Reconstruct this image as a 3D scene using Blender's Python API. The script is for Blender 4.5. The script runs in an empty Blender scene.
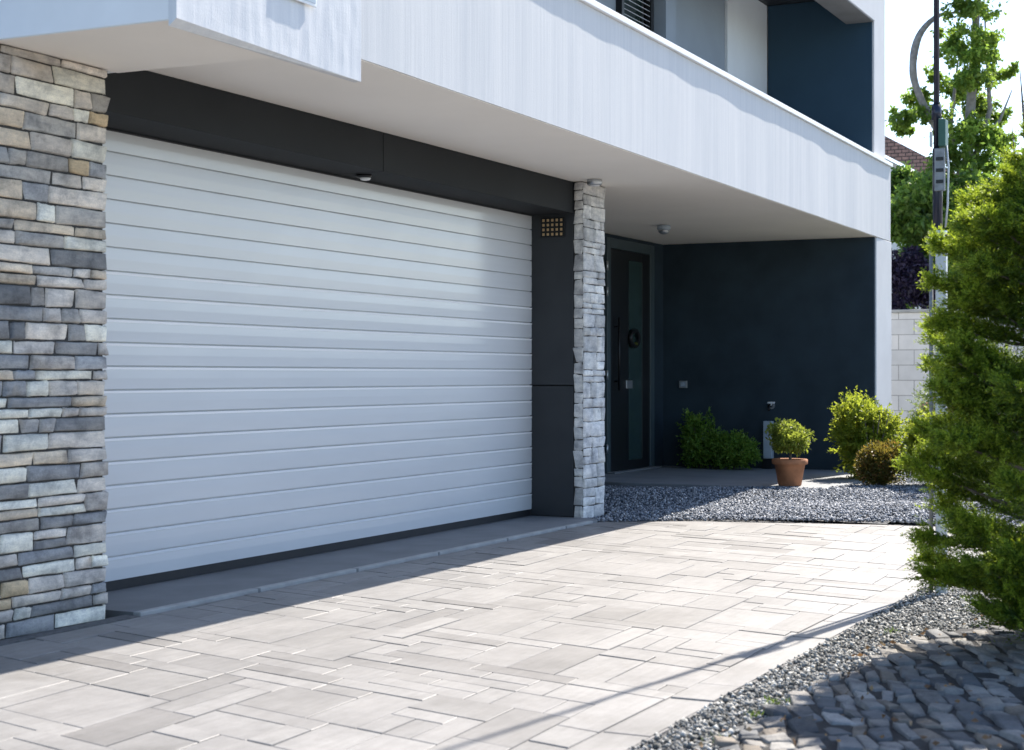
import bpy, math, random
import numpy as np
from mathutils import noise as mnoise, Vector
random.seed(7); rng = np.random.default_rng(7)
R = math.radians
sc = bpy.context.scene
col = sc.collection

# ------------------------------------------------------------------ helpers
class MB:
    def __init__(s): s.v = []; s.f = []
    def add(s, vs, fs):
        n = len(s.v); s.v += [tuple(p) for p in vs]; s.f += [tuple(i + n for i in f) for f in fs]
    def box(s, x0, x1, y0, y1, z0, z1):
        s.add([(x0,y0,z0),(x1,y0,z0),(x1,y1,z0),(x0,y1,z0),(x0,y0,z1),(x1,y0,z1),(x1,y1,z1),(x0,y1,z1)],
              [(0,3,2,1),(4,5,6,7),(0,1,5,4),(1,2,6,5),(2,3,7,6),(3,0,4,7)])
    def prism(s, poly, z0, z1):
        n = len(poly)
        s.add([(x,y,z0) for x,y in poly] + [(x,y,z1) for x,y in poly],
              [tuple(range(n-1,-1,-1)), tuple(range(n,2*n))] + [(i,(i+1)%n,n+(i+1)%n,n+i) for i in range(n)])
    def prism_y(s, poly, y0, y1):            # polygon in XZ, extruded along Y
        n = len(poly)
        s.add([(x,y0,z) for x,z in poly] + [(x,y1,z) for x,z in poly],
              [tuple(range(n)), tuple(range(2*n-1,n-1,-1))] + [(i,n+i,n+(i+1)%n,(i+1)%n) for i in range(n)])
    def prism_x(s, poly, x0, x1):            # polygon in YZ, extruded along X
        n = len(poly)
        s.add([(x0,y,z) for y,z in poly] + [(x1,y,z) for y,z in poly],
              [tuple(range(n-1,-1,-1)), tuple(range(n,2*n))] + [(i,(i+1)%n,n+(i+1)%n,n+i) for i in range(n)])
    def tube(s, pts, rad, n=10, cap=True):
        pts = [Vector(p) for p in pts]; rads = rad if isinstance(rad, (list,tuple)) else [rad]*len(pts)
        up = Vector((0.31,0.17,0.93)); vs = []
        for i,p in enumerate(pts):
            d = (pts[min(i+1,len(pts)-1)] - pts[max(i-1,0)]).normalized()
            a = d.cross(up)
            if a.length < .05: a = d.cross(Vector((1,0,0)))
            a.normalize(); b = d.cross(a)
            vs += [p + (a*math.cos(2*math.pi*k/n) + b*math.sin(2*math.pi*k/n))*rads[i] for k in range(n)]
        fs = [(i*n+k, i*n+(k+1)%n, (i+1)*n+(k+1)%n, (i+1)*n+k) for i in range(len(pts)-1) for k in range(n)]
        if cap: fs += [tuple(range(n-1,-1,-1)), tuple(range((len(pts)-1)*n, len(pts)*n))]
        s.add(vs, fs)
    def lathe(s, prof, c, n=28):
        cx,cy,cz = c
        vs = [(cx+r*math.cos(2*math.pi*k/n), cy+r*math.sin(2*math.pi*k/n), cz+z) for r,z in prof for k in range(n)]
        fs = [(i*n+k, i*n+(k+1)%n, (i+1)*n+(k+1)%n, (i+1)*n+k) for i in range(len(prof)-1) for k in range(n)]
        s.add(vs, fs + [tuple(range(n-1,-1,-1)), tuple(range((len(prof)-1)*n, len(prof)*n))])

def base_of(p):
    v = Vector((0,0,0))
    while p is not None: v += p.location; p = p.parent
    return v

def link_mesh(name, verts, faces, mat, parent, smooth, colors=None):
    o0 = base_of(parent)
    me = bpy.data.meshes.new(name)
    if isinstance(verts, np.ndarray):
        v = verts - np.array(o0)
        nf, k = faces.shape
        me.vertices.add(len(v)); me.vertices.foreach_set('co', v.astype(np.float32).ravel())
        me.loops.add(nf*k); me.loops.foreach_set('vertex_index', faces.astype(np.int32).ravel())
        me.polygons.add(nf); me.polygons.foreach_set('loop_start', np.arange(0, nf*k, k, dtype=np.int32))
        me.update(calc_edges=True)
    else:
        me.from_pydata([(x-o0.x, y-o0.y, z-o0.z) for x,y,z in verts], [], faces)
    me.validate()
    if colors is not None:                                  # one colour per vertex: the stone's own colour
        at = me.color_attributes.new('Stone', 'FLOAT_COLOR', 'POINT')
        at.data.foreach_set('color', np.asarray(colors, dtype=np.float32).ravel())
    if smooth: me.polygons.foreach_set('use_smooth', [True]*len(me.polygons))
    me.materials.append(mat)
    o = bpy.data.objects.new(name, me); col.objects.link(o)
    if parent is not None: o.parent = parent
    return o

def obj(name, mb, mat, parent=None, smooth=False, bevel=0.0):
    o = link_mesh(name, mb.v, mb.f, mat, parent, smooth)
    if bevel:
        m = o.modifiers.new('Bevel', 'BEVEL'); m.width = bevel; m.segments = 2; m.limit_method = 'ANGLE'; m.angle_limit = R(40)
    return o
def bx(name, mat, parent, *dims, bevel=0.004):
    m = MB(); m.box(*dims); return obj(name, m, mat, parent, bevel=bevel)
def tag(o, label, cat, group=None, kind=None):
    o['label'] = label; o['category'] = cat
    if group: o['group'] = group
    if kind: o['kind'] = kind
    return o
def thing(name, label, cat, loc, group=None):
    o = bpy.data.objects.new(name, None); col.objects.link(o); o.location = loc; o.empty_display_size = .2
    return tag(o, label, cat, group)
def structure(o): o['kind'] = 'structure'; return o

# ------------------------------------------------------------------ materials
class NT:
    def __init__(s, name):
        s.m = bpy.data.materials.new(name); s.m.use_nodes = True; s.t = s.m.node_tree
        s.b = s.t.nodes['Principled BSDF']; s.out = s.t.nodes['Material Output']
        s.co = s.n('ShaderNodeTexCoord').outputs['Object']
    def n(s, typ, **kw):
        x = s.t.nodes.new(typ)
        for k,v in kw.items(): setattr(x, k, v)
        return x
    def l(s, a, b): s.t.links.new(a, b)
    def mapped(s, scale=(1,1,1), rot=(0,0,0), co=None):
        m = s.n('ShaderNodeMapping'); m.inputs['Scale'].default_value = scale; m.inputs['Rotation'].default_value = rot
        s.l(co or s.co, m.inputs['Vector']); return m.outputs['Vector']
    def yz(s):
        a = s.n('ShaderNodeSeparateXYZ'); b = s.n('ShaderNodeCombineXYZ'); s.l(s.co, a.inputs[0]); s.l(a.outputs['Y'], b.inputs['X']); s.l(a.outputs['Z'], b.inputs['Y']); return b.outputs[0]
    def noise(s, scale, detail=4, rough=.55, vec=None):
        x = s.n('ShaderNodeTexNoise'); x.inputs['Scale'].default_value = scale; x.inputs['Detail'].default_value = detail
        x.inputs['Roughness'].default_value = rough; s.l(vec or s.co, x.inputs['Vector']); return x.outputs['Fac']
    def ramp(s, fac, stops):
        r = s.n('ShaderNodeValToRGB'); e = r.color_ramp.elements
        while len(e) < len(stops): e.new(.5)
        for el,(p,c) in zip(e, stops): el.position = p; el.color = (c[0],c[1],c[2],1) if len(c)==3 else c
        s.l(fac, r.inputs['Fac']); return r.outputs['Color']
    def mix(s, fac, a, b, mode='MIX'):
        x = s.n('ShaderNodeMix', data_type='RGBA', blend_type=mode)
        for sock,val in ((x.inputs[0],fac),(x.inputs[6],a),(x.inputs[7],b)):
            if hasattr(val,'is_output'): s.l(val, sock)
            elif isinstance(val,(int,float)): sock.default_value = val
            else: sock.default_value = (*val,1)
        return x.outputs[2]
    def bump(s, h, strength=.3, dist=.01, prev=None):
        b = s.n('ShaderNodeBump'); b.inputs['Strength'].default_value = strength; b.inputs['Distance'].default_value = dist
        s.l(h, b.inputs['Height'])
        if prev is not None: s.l(prev, b.inputs['Normal'])
        return b.outputs['Normal']
    def fin(s, color=None, rough=.6, normal=None, metallic=0, spec=.5):
        i = s.b.inputs
        if color is not None:
            if hasattr(color,'is_output'): s.l(color, i['Base Color'])
            else: i['Base Color'].default_value = (*color,1)
        if hasattr(rough,'is_output'): s.l(rough, i['Roughness'])
        else: i['Roughness'].default_value = rough
        i['Metallic'].default_value = metallic; i['Specular IOR Level'].default_value = spec
        if normal is not None: s.l(normal, i['Normal'])
        return s.m
def g3(c, k): return tuple(min(1, x*k) for x in c)

def simple(name, c, rough=.6, var=.12, scale=6, bump=.0, bscale=60, metallic=0, spec=.5, bdist=.003):
    t = NT(name)
    cc = t.ramp(t.noise(scale, 5), [(.3, g3(c,1-var)), (.7, g3(c,1+var))])
    nm = t.bump(t.noise(bscale, 5), bump, bdist) if bump else None
    return t.fin(cc, rough, nm, metallic, spec)

M = {}
def render_plaster():
    t = NT('white_render')
    streak = t.noise(1.0, 5, .6, t.mapped((22, 22, .55)))
    streak2 = t.noise(1.0, 4, .6, t.mapped((70, 70, 1.6)))
    c = t.ramp(streak, [(.33,(.57,.575,.58)), (.60,(.625,.625,.622))])
    nm = t.bump(streak, .075, .02); nm = t.bump(streak2, .08, .006, nm)
    nm = t.bump(t.noise(170,4), .22, .003, nm)
    return t.fin(c, .85, nm, spec=.2)
def rough_plaster():
    t = NT('rough_white_render')
    streak = t.noise(1.0, 5, .6, t.mapped((16,16,.8)))
    g = t.noise(95, 5, .6)
    c = t.ramp(streak, [(.3,(.60,.61,.63)), (.65,(.71,.71,.71))])
    nm = t.bump(streak, .10, .02); nm = t.bump(g, .16, .006, nm)
    return t.fin(c, .9, nm, spec=.2)
M['render'] = render_plaster(); M['rough'] = rough_plaster()
M['pier'] = simple('pier_render', (.62,.62,.62), .85, .04, 3, .15, 180, spec=.2)
M['bay'] = simple('bay_render', (.80,.80,.80), .85, .04, 3, .15, 180, spec=.2)
M['soffit'] = simple('soffit_paint', (.90,.85,.78), .8, .03, 1.2, .08, 40, spec=.25)
M['coping'] = simple('coping_white_metal', (.85,.85,.85), .45, .03, 4)
def panel_mat():
    t = NT('anthracite_panel')
    c = t.ramp(t.noise(2.2,4), [(.3,(.020,.023,.027)), (.7,(.028,.031,.035))])
    r = t.ramp(t.noise(5,4), [(.3,(.40,)*3), (.7,(.55,)*3)])
    return t.fin(c, r, t.bump(t.noise(1.3,2), .05, .01), spec=.5)
M['anthra'] = panel_mat()
M['lintel'] = simple('lintel_panel', (.021,.023,.025), .7, .1, 2.2, spec=.2)
M['navy'] = simple('navy_wall_paint', (.026,.042,.056), .75, .20, 2.6, .25, 120, spec=.25)
M['navy_up'] = simple('navy_balcony_paint', (.029,.062,.095), .85, .08, 1.5, .15, 160, spec=.2)
M['grey_up'] = simple('grey_blue_wall_paint', (.26,.31,.36), .85, .05, 2, .12, 160, spec=.2)
M['pale_up'] = simple('pale_wall_paint', (.68,.73,.76), .85, .04, 2, .12, 160, spec=.2)
def gdoor():
    t = NT('white_garage_door')
    c = t.ramp(t.noise(1.0,4,.6,t.mapped((.8,1,5))), [(.3,(.62,.63,.64)), (.7,(.67,.675,.68))])
    r = t.ramp(t.noise(3,4), [(.3,(.30,)*3), (.7,(.40,)*3)])
    nm = t.bump(t.noise(1.0,3,.5,t.mapped((1.1,1,7))), .06, .008)
    nm = t.bump(t.noise(320,2,.5,t.mapped((.35,1,1))), .04, .001, nm)
    t.b.inputs['Coat Weight'].default_value = .6; t.b.inputs['Coat Roughness'].default_value = .16
    return t.fin(c, r, nm, spec=.5)
M['gdoor'] = gdoor()
M['highlight'] = simple('painted_highlight_strip', (.95,.95,.96), .3, .01)  # near-white colour stands in for the highlight along the slats
M['seal'] = simple('black_rubber', (.012,.012,.014), .6)
M['black'] = simple('black_metal', (.012,.013,.015), .4, metallic=.3)
M['steel'] = simple('brushed_steel', (.5,.52,.54), .35, .1, 40, metallic=.8)
M['pale_steel'] = simple('pale_grey_metal', (.36,.42,.48), .45, .08, 10)
M['white_metal'] = simple('white_lacquer', (.78,.78,.78), .35, .03)
M['brass'] = simple('tan_metal', (.62,.42,.22), .4, .1, 30, metallic=.6)
M['frame'] = simple('grey_door_frame', (.055,.078,.088), .35, .08, 6)
M['leaf_door'] = simple('dark_door_leaf', (.010,.012,.014), .4, .1, 6)
M['slat'] = simple('shutter_slat', (.62,.64,.68), .4, .04, 8)
def glassm():
    t = NT('frosted_green_glass')
    c = t.ramp(t.noise(3,3), [(.3,(.026,.048,.048)), (.7,(.036,.062,.060))])
    return t.fin(c, .18, None, spec=.6)
M['glass'] = glassm()

def stone_mat(name, bstrength=.5, grey=1.0, scale=1.0):
    t = NT(name)
    a = t.n('ShaderNodeVertexColor', layer_name='Stone').outputs['Color']
    n1 = t.noise(9*scale, 7, .65); n2 = t.noise(34*scale, 5, .6); n3 = t.noise(1.0, 5, .7, t.mapped((5*scale,5*scale,26*scale)))
    v = t.ramp(n1, [(.30,(.50,.51,.53)), (.5,(.95,.95,.95)), (.70,(1.22,1.20,1.15))])
    c = t.mix(1.0, a, v, 'MULTIPLY')
    c = t.mix(.55, c, t.ramp(n3,[(.35,(.55,.56,.58)),(.6,(1.15,1.13,1.1))]), 'MULTIPLY')
    sp = t.noise(190*scale,4,.7); c = t.mix(.5, c, t.ramp(sp,[(.35,(.62,.62,.63)),(.6,(1.16,1.15,1.13))]), 'MULTIPLY')
    rust = t.ramp(t.noise(2.3*scale,4,.6), [(.60,(0,0,0)), (.72,(1,1,1))])
    c = t.mix(t.mix(.28,(0,0,0),rust), c, (.30,.21,.09))
    nm = t.bump(n1, bstrength, .012); nm = t.bump(n2, bstrength*.7, .004, nm); nm = t.bump(t.noise(150*scale,3), .25, .0015, nm)
    return t.fin(c, .8, nm, spec=.3)
M['stone'] = stone_mat('ledge_stone', .55)
M['cobble'] = stone_mat('cobble_stone', .8)
M['mortar'] = simple('dark_mortar', (.045,.043,.040), .9, .3, 40)
def paver():
    t = NT('pale_stone_pavers')
    rnd = t.n('ShaderNodeNewGeometry').outputs['Random Per Island']
    base = t.ramp(rnd, [(0,(.175,.166,.157)), (.14,(.215,.206,.195)), (.5,(.246,.236,.225)), (.85,(.262,.252,.24)), (1,(.20,.192,.183))])
    sp = t.noise(420,3,.6); big = t.noise(2.1,6,.65); mid = t.noise(14,5,.6)
    # saw-cut streaks that run along the slabs
    st = t.noise(1.0,4,.6,t.mapped((3.0,46,1),(0,0,R(-4))))
    c = t.mix(.5, base, t.ramp(st,[(.3,(.78,.78,.78)),(.6,(1.08,1.08,1.08))]), 'MULTIPLY')
    c = t.mix(.6, c, t.ramp(big,[(.32,(.66,.66,.66)),(.6,(1.08,1.08,1.08))]), 'MULTIPLY')
    c = t.mix(.7, c, t.ramp(sp,[(.3,(.66,.66,.66)),(.65,(1.12,1.12,1.12))]), 'MULTIPLY')
    c = t.mix(.45, c, t.ramp(mid,[(.35,(.8,.79,.78)),(.6,(1.05,1.05,1.05))]), 'MULTIPLY')
    stain = t.ramp(t.noise(1.15,5,.7),[(.56,(1,1,1)),(.66,(.80,.79,.77))]); c = t.mix(.7, c, stain, 'MULTIPLY')
    nm = t.bump(st,.10,.004); nm = t.bump(mid,.14,.004,nm); nm = t.bump(sp,.16,.0012,nm)
    return t.fin(c, .55, nm, spec=.5)
M['paver'] = paver()
M['joint'] = simple('pale_joint_sand', (.21,.20,.19), .95, .25, 30, .4, 300)
M['concrete'] = simple('grey_concrete', (.17,.175,.18), .7, .15, 3, .2, 120)
M['porch'] = simple('porch_slab', (.20,.21,.22), .65, .15, 2.5, .15, 120)
M['bounce_street'] = simple('pale_bounce_street', (.36,.35,.34), .85, .15, 1.5, .3, 60)
M['kerb'] = simple('kerb_stone', (.34,.34,.33), .75, .15, 8, .2, 150)
def gravel_mat(name, stops):
    t = NT(name)
    rnd = t.n('ShaderNodeNewGeometry').outputs['Random Per Island']
    c = t.mix(.5, t.ramp(rnd, stops), t.ramp(t.noise(120,3),[(.3,(.7,.7,.7)),(.7,(1.2,1.2,1.2))]), 'MULTIPLY')
    return t.fin(c, .8, t.bump(t.noise(300,3),.3,.002), spec=.3)
M['gravel'] = gravel_mat('blue_grey_gravel', [(0,(.05,.06,.075)),(.3,(.13,.145,.17)),(.65,(.25,.265,.29)),(.92,(.42,.43,.45)),(1,(.55,.55,.55))])
M['gravel2'] = gravel_mat('grey_chippings', [(0,(.06,.062,.058)),(.4,(.18,.18,.17)),(.75,(.32,.315,.295)),(1,(.55,.54,.50))])
M['soil'] = simple('gravel_soil', (.10,.10,.10), .95, .4, 30, .6, 90)
M['dark_grit'] = simple('dark_joint_grit', (.028,.026,.024), .95, .4, 60, .5, 120)
M['earth'] = simple('garden_earth', (.065,.055,.045), .95, .3, 12, .5, 60)
def ground_mat():
    t = NT('ground')
    c = t.ramp(t.noise(.35,6,.6), [(.3,(.06,.075,.035)), (.55,(.10,.10,.07)), (.75,(.15,.14,.12))])
    return t.fin(c, .95, t.bump(t.noise(30,5), .5, .02), spec=.2)
M['ground'] = ground_mat()
M['terracotta'] = simple('terracotta', (.40,.165,.075), .8, .32, 7, .3, 70)
M['bark'] = simple('grey_brown_bark', (.13,.105,.085), .9, .3, 18, .6, 60, bdist=.01)
M['pale_bark'] = simple('pale_grey_bark', (.21,.20,.19), .9, .3, 14, .6, 50, bdist=.01)
M['tube'] = simple('dark_blue_pole_paint', (.016,.020,.040), .3, .1, 10)
M['tray'] = simple('weathered_zinc', (.22,.23,.24), .5, .3, 25, metallic=.3)
M['galv'] = simple('galvanised_steel', (.5,.52,.53), .42, .12, 14, metallic=.25)
M['greenbox'] = simple('green_box_paint', (.03,.10,.075), .5, .1, 10)
M['cream'] = simple('neighbour_render', (.74,.72,.70), .9, .05, 3, spec=.2)
def tiles():
    t = NT('red_brown_tiles')
    b = t.n('ShaderNodeTexBrick'); b.inputs['Scale'].default_value = 3; b.inputs['Mortar Size'].default_value = .03
    b.inputs['Color1'].default_value = (.42,.24,.19,1); b.inputs['Color2'].default_value = (.30,.19,.16,1); b.inputs['Mortar'].default_value = (.05,.04,.04,1)
    t.l(t.yz(), b.inputs['Vector'])
    return t.fin(t.mix(.6,b.outputs['Color'],t.ramp(t.noise(12,4),[(.3,(.6,.6,.6)),(.7,(1.3,1.2,1.2))]),'MULTIPLY'), .85)
M['tiles'] = tiles()
def blockwall():
    t = NT('pale_block_wall')
    b = t.n('ShaderNodeTexBrick'); b.inputs['Scale'].default_value = 1; b.inputs['Mortar Size'].default_value = .006
    b.inputs['Brick Width'].default_value = .44; b.inputs['Row Height'].default_value = .215
    b.inputs['Color1'].default_value = (.68,.66,.64,1); b.inputs['Color2'].default_value = (.60,.59,.58,1); b.inputs['Mortar'].default_value = (.33,.32,.31,1)
    t.l(t.yz(), b.inputs['Vector'])
    c = t.mix(.4,b.outputs['Color'],t.ramp(t.noise(5,5),[(.3,(.75,.75,.75)),(.7,(1.1,1.1,1.1))]),'MULTIPLY')
    return t.fin(c,.9,t.bump(b.outputs['Fac'],-.4,.01),spec=.2)
M['block'] = blockwall()
def leaf_mat(name, stops, trans=.4, tcol=(.25,.38,.04), rough=.45, clump=2.5):
    t = NT(name)
    rnd = t.n('ShaderNodeNewGeometry').outputs['Random Per Island']
    c = t.ramp(rnd, stops)
    c = t.mix(.7, c, t.ramp(t.noise(clump,3),[(.33,(.42,.45,.45)),(.62,(1.30,1.25,1.0))]), 'MULTIPLY')
    t.fin(c, rough, None, spec=.35)
    tr = t.n('ShaderNodeBsdfTranslucent'); ms = t.n('ShaderNodeMixShader'); ms.inputs[0].default_value = trans
    t.l(t.mix(.55, c, tcol), tr.inputs['Color'])
    t.l(t.b.outputs[0], ms.inputs[1]); t.l(tr.outputs[0], ms.inputs[2]); t.l(ms.outputs[0], t.out.inputs['Surface'])
    return t.m
M['conifer'] = leaf_mat('conifer_needles', [(0,(.010,.030,.008)),(.4,(.035,.085,.014)),(.8,(.10,.17,.022)),(1,(.26,.33,.05))], .40, (.52,.66,.05), clump=5)
M['tips'] = leaf_mat('conifer_tips', [(0,(.09,.18,.022)),(.5,(.21,.32,.034)),(1,(.42,.50,.075))], .5, (.60,.72,.05), clump=5)
M['maple'] = leaf_mat('pale_green_leaves', [(0,(.06,.13,.025)),(.5,(.12,.21,.04)),(1,(.24,.33,.07))], .5, (.42,.60,.08), clump=1.2)
M['dense'] = leaf_mat('mid_green_leaves', [(0,(.04,.095,.025)),(.5,(.085,.165,.035)),(1,(.18,.28,.06))], .46, (.34,.52,.07), clump=1.5)
M['purple'] = leaf_mat('dark_purple_leaves', [(0,(.012,.010,.028)),(.6,(.026,.020,.055)),(1,(.07,.06,.12))], .15, (.06,.03,.09))
M['yellow'] = leaf_mat('yellow_green_leaves', [(0,(.09,.14,.02)),(.5,(.19,.26,.03)),(1,(.36,.40,.06))], .5, (.55,.62,.06), clump=4)
M['russet'] = leaf_mat('russet_leaves', [(0,(.03,.05,.012)),(.7,(.08,.10,.022)),(.88,(.19,.10,.035)),(1,(.36,.17,.07))], .4, (.40,.30,.05), clump=5)
M['shade'] = leaf_mat('deep_green_leaves', [(0,(.06,.14,.02)),(.5,(.13,.25,.04)),(1,(.26,.38,.07))], .35, (.3,.5,.05), clump=6)
M['box'] = leaf_mat('box_leaves', [(0,(.09,.13,.025)),(.5,(.19,.25,.045)),(1,(.36,.38,.09))], .42, (.5,.58,.07), clump=9)
M['pink'] = leaf_mat('pink_blossom', [(0,(.35,.13,.12)),(.6,(.5,.24,.2)),(1,(.6,.4,.34))], .4, (.6,.3,.25))
M['silver'] = leaf_mat('silver_green_leaves', [(0,(0.108,0.168,0.072)),(.5,(0.204,0.264,0.120)),(1,(0.336,0.372,0.240))], .35, (.32,.4,.12), clump=5)
M['grass'] = leaf_mat('grass_blades', [(0,(.05,.10,.015)),(1,(.15,.2,.04))], .35)
M['dry'] = leaf_mat('dry_leaves', [(0,(.10,.05,.03)),(.6,(.28,.16,.08)),(1,(.42,.33,.22))], .2, (.35,.2,.08))

# ------------------------------------------------------------------ camera, light, sky
A = R(25.9); H = 1.15; FPX = 1650.0
ca, sa = math.cos(A), math.sin(A)
cam = bpy.data.cameras.new('camera'); co = bpy.data.objects.new('camera', cam); col.objects.link(co)
co.location = (0,0,H); co.rotation_euler = (R(90),0,A-R(90))
cam.lens = FPX/1024*36; cam.sensor_width = 36; cam.clip_end = 2000; cam.clip_start = .05
cam.dof.use_dof = True; cam.dof.focus_distance = 11.5; cam.dof.aperture_fstop = 5.0
sc.camera = co

S = Vector((1.0,-.135,1.05)).normalized()
sun = bpy.data.lights.new('sun','SUN'); sun.energy = 5.0; sun.angle = R(.5); sun.color = (1,.93,.84)
so = bpy.data.objects.new('sun', sun); col.objects.link(so)
so.rotation_euler = S.to_track_quat('Z','Y').to_euler(); so.location = (20,-5,20)
w = bpy.data.worlds.new('World'); sc.world = w; w.use_nodes = True
wt = w.node_tree; bg = wt.nodes['Background']
sky = wt.nodes.new('ShaderNodeTexSky'); sky.sky_type = 'NISHITA'; sky.sun_disc = False
sky.sun_elevation = math.asin(S.z); sky.sun_rotation = math.atan2(S.x, S.y)
sky.air_density = 1.0; sky.dust_density = 1.0; sky.ozone_density = 3.8; sky.altitude = 100
wt.links.new(sky.outputs[0], bg.inputs['Color']); bg.inputs['Strength'].default_value = .13
sc.view_settings.view_transform = 'Standard'; sc.view_settings.look = 'None'
sc.view_settings.exposure = 1.22; sc.view_settings.gamma = 1
sc.cycles.max_bounces = 8; sc.cycles.diffuse_bounces = 5; sc.cycles.use_denoising = True

# ------------------------------------------------------------------ pillow stones (wall stones, cobbles)
PAL = [((0.732,0.667,0.589),6), ((0.586,0.539,0.486),5), ((0.439,0.418,0.389),3.5), ((0.293,0.290,0.286),2.5), ((0.800,0.777,0.680),6), ((0.683,0.580,0.454),3), ((0.537,0.418,0.270),.9), ((0.232,0.232,0.232),1), ((0.378,0.383,0.389),2)]
PW = np.array([p[1] for p in PAL]); PW = PW/PW.sum(); PC = np.array([p[0] for p in PAL])
def pillow(w, h, d, nu=7, nv=6, edge=.055, rough=.004, skew=.0, ek=.78):
    eu = min(.45, edge*.24/max(w,.02)+.03); ev = min(.45, edge*.12/max(h,.02)+.06)
    us = np.concatenate(([-1],[-1+eu],np.linspace(-1+2*eu,1-2*eu,nu-4),[1-eu],[1]))
    vs = np.concatenate(([-1],[-1+ev],np.linspace(-1+2*ev,1-2*ev,nv-4),[1-ev],[1]))
    U,V = np.meshgrid(us,vs)
    fu = np.where(np.abs(U)>=1,0,np.where(np.abs(U)>=1-eu-1e-6,ek,1)); fv = np.where(np.abs(V)>=1,0,np.where(np.abs(V)>=1-ev-1e-6,ek,1))
    f = np.minimum(fu,fv)
    j = lambda a: rng.uniform(-a,a)
    Zt = d*f + (rng.uniform(-1,1,U.shape)*rough + U*j(rough) + V*j(rough*1.3))*(f>0)
    k = [j(skew) for _ in range(8)]
    X = U*w/2*(1) + (k[0]*V + k[1]*U*V)*h*.5 + rng.uniform(-1,1,U.shape)*rough*.8
    Y = V*h/2 + (k[2]*U*.35 + k[3]*U*V*.6)*h*.5 + rng.uniform(-1,1,U.shape)*rough*.8
    # rounded corners
    cr = (np.abs(U)>=1)&(np.abs(V)>=1); X[cr] *= 1-.012/max(w,.03); Y[cr] *= 1-.010/max(h,.03)
    n,m = U.shape
    idx = np.arange(n*m).reshape(n,m)
    F = np.stack([idx[:-1,:-1],idx[:-1,1:],idx[1:,1:],idx[1:,:-1]],-1).reshape(-1,4)
    return np.stack([X.ravel(),Y.ravel(),Zt.ravel()],1), F

def stone_face(x0, x1, z0, z1, y, rows=(.045,.092), widths=(.09,.38), hmin=.0, jag=0.0, pal=None, dk=1.0):
    """stones on a wall face looking along -Y; returns verts, faces, colours"""
    VV, FF, CC = [], [], []; n = 0; z = z0
    pc, pw = (PC,PW) if pal is None else pal
    while z < z1-.02:
        hh = rng.uniform(*rows)
        if z+hh > z1-.03: hh = z1-z
        x = x0 + rng.uniform(-.0,.0); 
        while x < x1-.01:
            ww = rng.uniform(*widths)*(1.0 if hh>.065 else 1.15)
            if x+ww > x1-.06: ww = x1-x
            subs = [(z,hh)]
            if hh > .085 and rng.random() < .22 and ww > .12: subs = [(z,hh*.5),(z+hh*.5,hh*.5)]
            for (zz,h2) in subs:
                last = x+ww >= x1-.001
                wj = ww + (rng.uniform(-jag,jag) if last else 0)
                d = rng.uniform(.012,.024)*dk
                P,F = pillow(wj-.004, h2-.004, d, nu=8, skew=.15, rough=.0034, edge=.03)
                V = np.stack([x+wj/2+P[:,0], y-P[:,2], zz+h2/2+P[:,1]],1)
                c = pc[rng.choice(len(pc),p=pw)]*rng.uniform(.82,1.15)
                VV.append(V); FF.append(F+n); CC.append(np.tile(np.append(c,1),(len(V),1))); n += len(V)
            x += ww
        z += hh
    return np.concatenate(VV), np.concatenate(FF), np.concatenate(CC)
def stone_side(x, y0, y1, z0, z1, sign):
    V,F,C = stone_face(y0,y1,z0,z1,0)
    W = np.stack([x + sign*(-V[:,1]), V[:,0], V[:,2]],1)
    return W,F,C
def joinp(parts):
    n=0; VV=[];FF=[];CC=[]
    for V,F,C in parts: VV.append(V);FF.append(F+n);CC.append(C);n+=len(V)
    return np.concatenate(VV),np.concatenate(FF),np.concatenate(CC)

# ------------------------------------------------------------------ THE HOUSE
SOF = 2.69; YD = 5.67; YB = 5.30
house = thing('house', 'modern white and anthracite house with roller garage door, stone pillars and long balcony', 'house', (12,5.6,0))
hb = lambda name, mat, *d, bevel=.004, parent=house: bx(name, mat, parent, *d, bevel=bevel)
# solid bodies
m = MB(); m.box(5.05,12.50,5.76,12,0,2.685); m.box(12.52,18.28,6.94,12,0,2.685); obj('wall', m, M['navy'], house)
hb('entrance_wall', M['navy'], 12.58,18.298,6.90,6.938,0.05,2.688)
hb('side_wall', M['navy'], 18.30,18.34,4.40,6.93,0.0,2.688)
m = MB(); m.box(18.343,19.08,4.385,12,0,2.688); obj('pier', m, M['pier'], house, bevel=.008)
# garage: lintel, jamb panels, threshold
lin = MB()
lin.box(6.0,9.045,YB,5.755,2.44,2.688); lin.box(9.053,12.038,YB,5.755,2.44,2.688)
obj('lintel', lin, M['lintel'], house, bevel=.003)
jm = MB(); jm.box(12.04,12.09,YB+.002,5.755,.02,1.062); jm.box(12.04,12.09,YB+.002,5.755,1.07,2.686)
obj('door_jamb', jm, M['anthra'], house, bevel=.003)
hb('door_jamb', M['anthra'], 6.24,6.33,YB+.05,5.755,.02,2.438)
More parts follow.
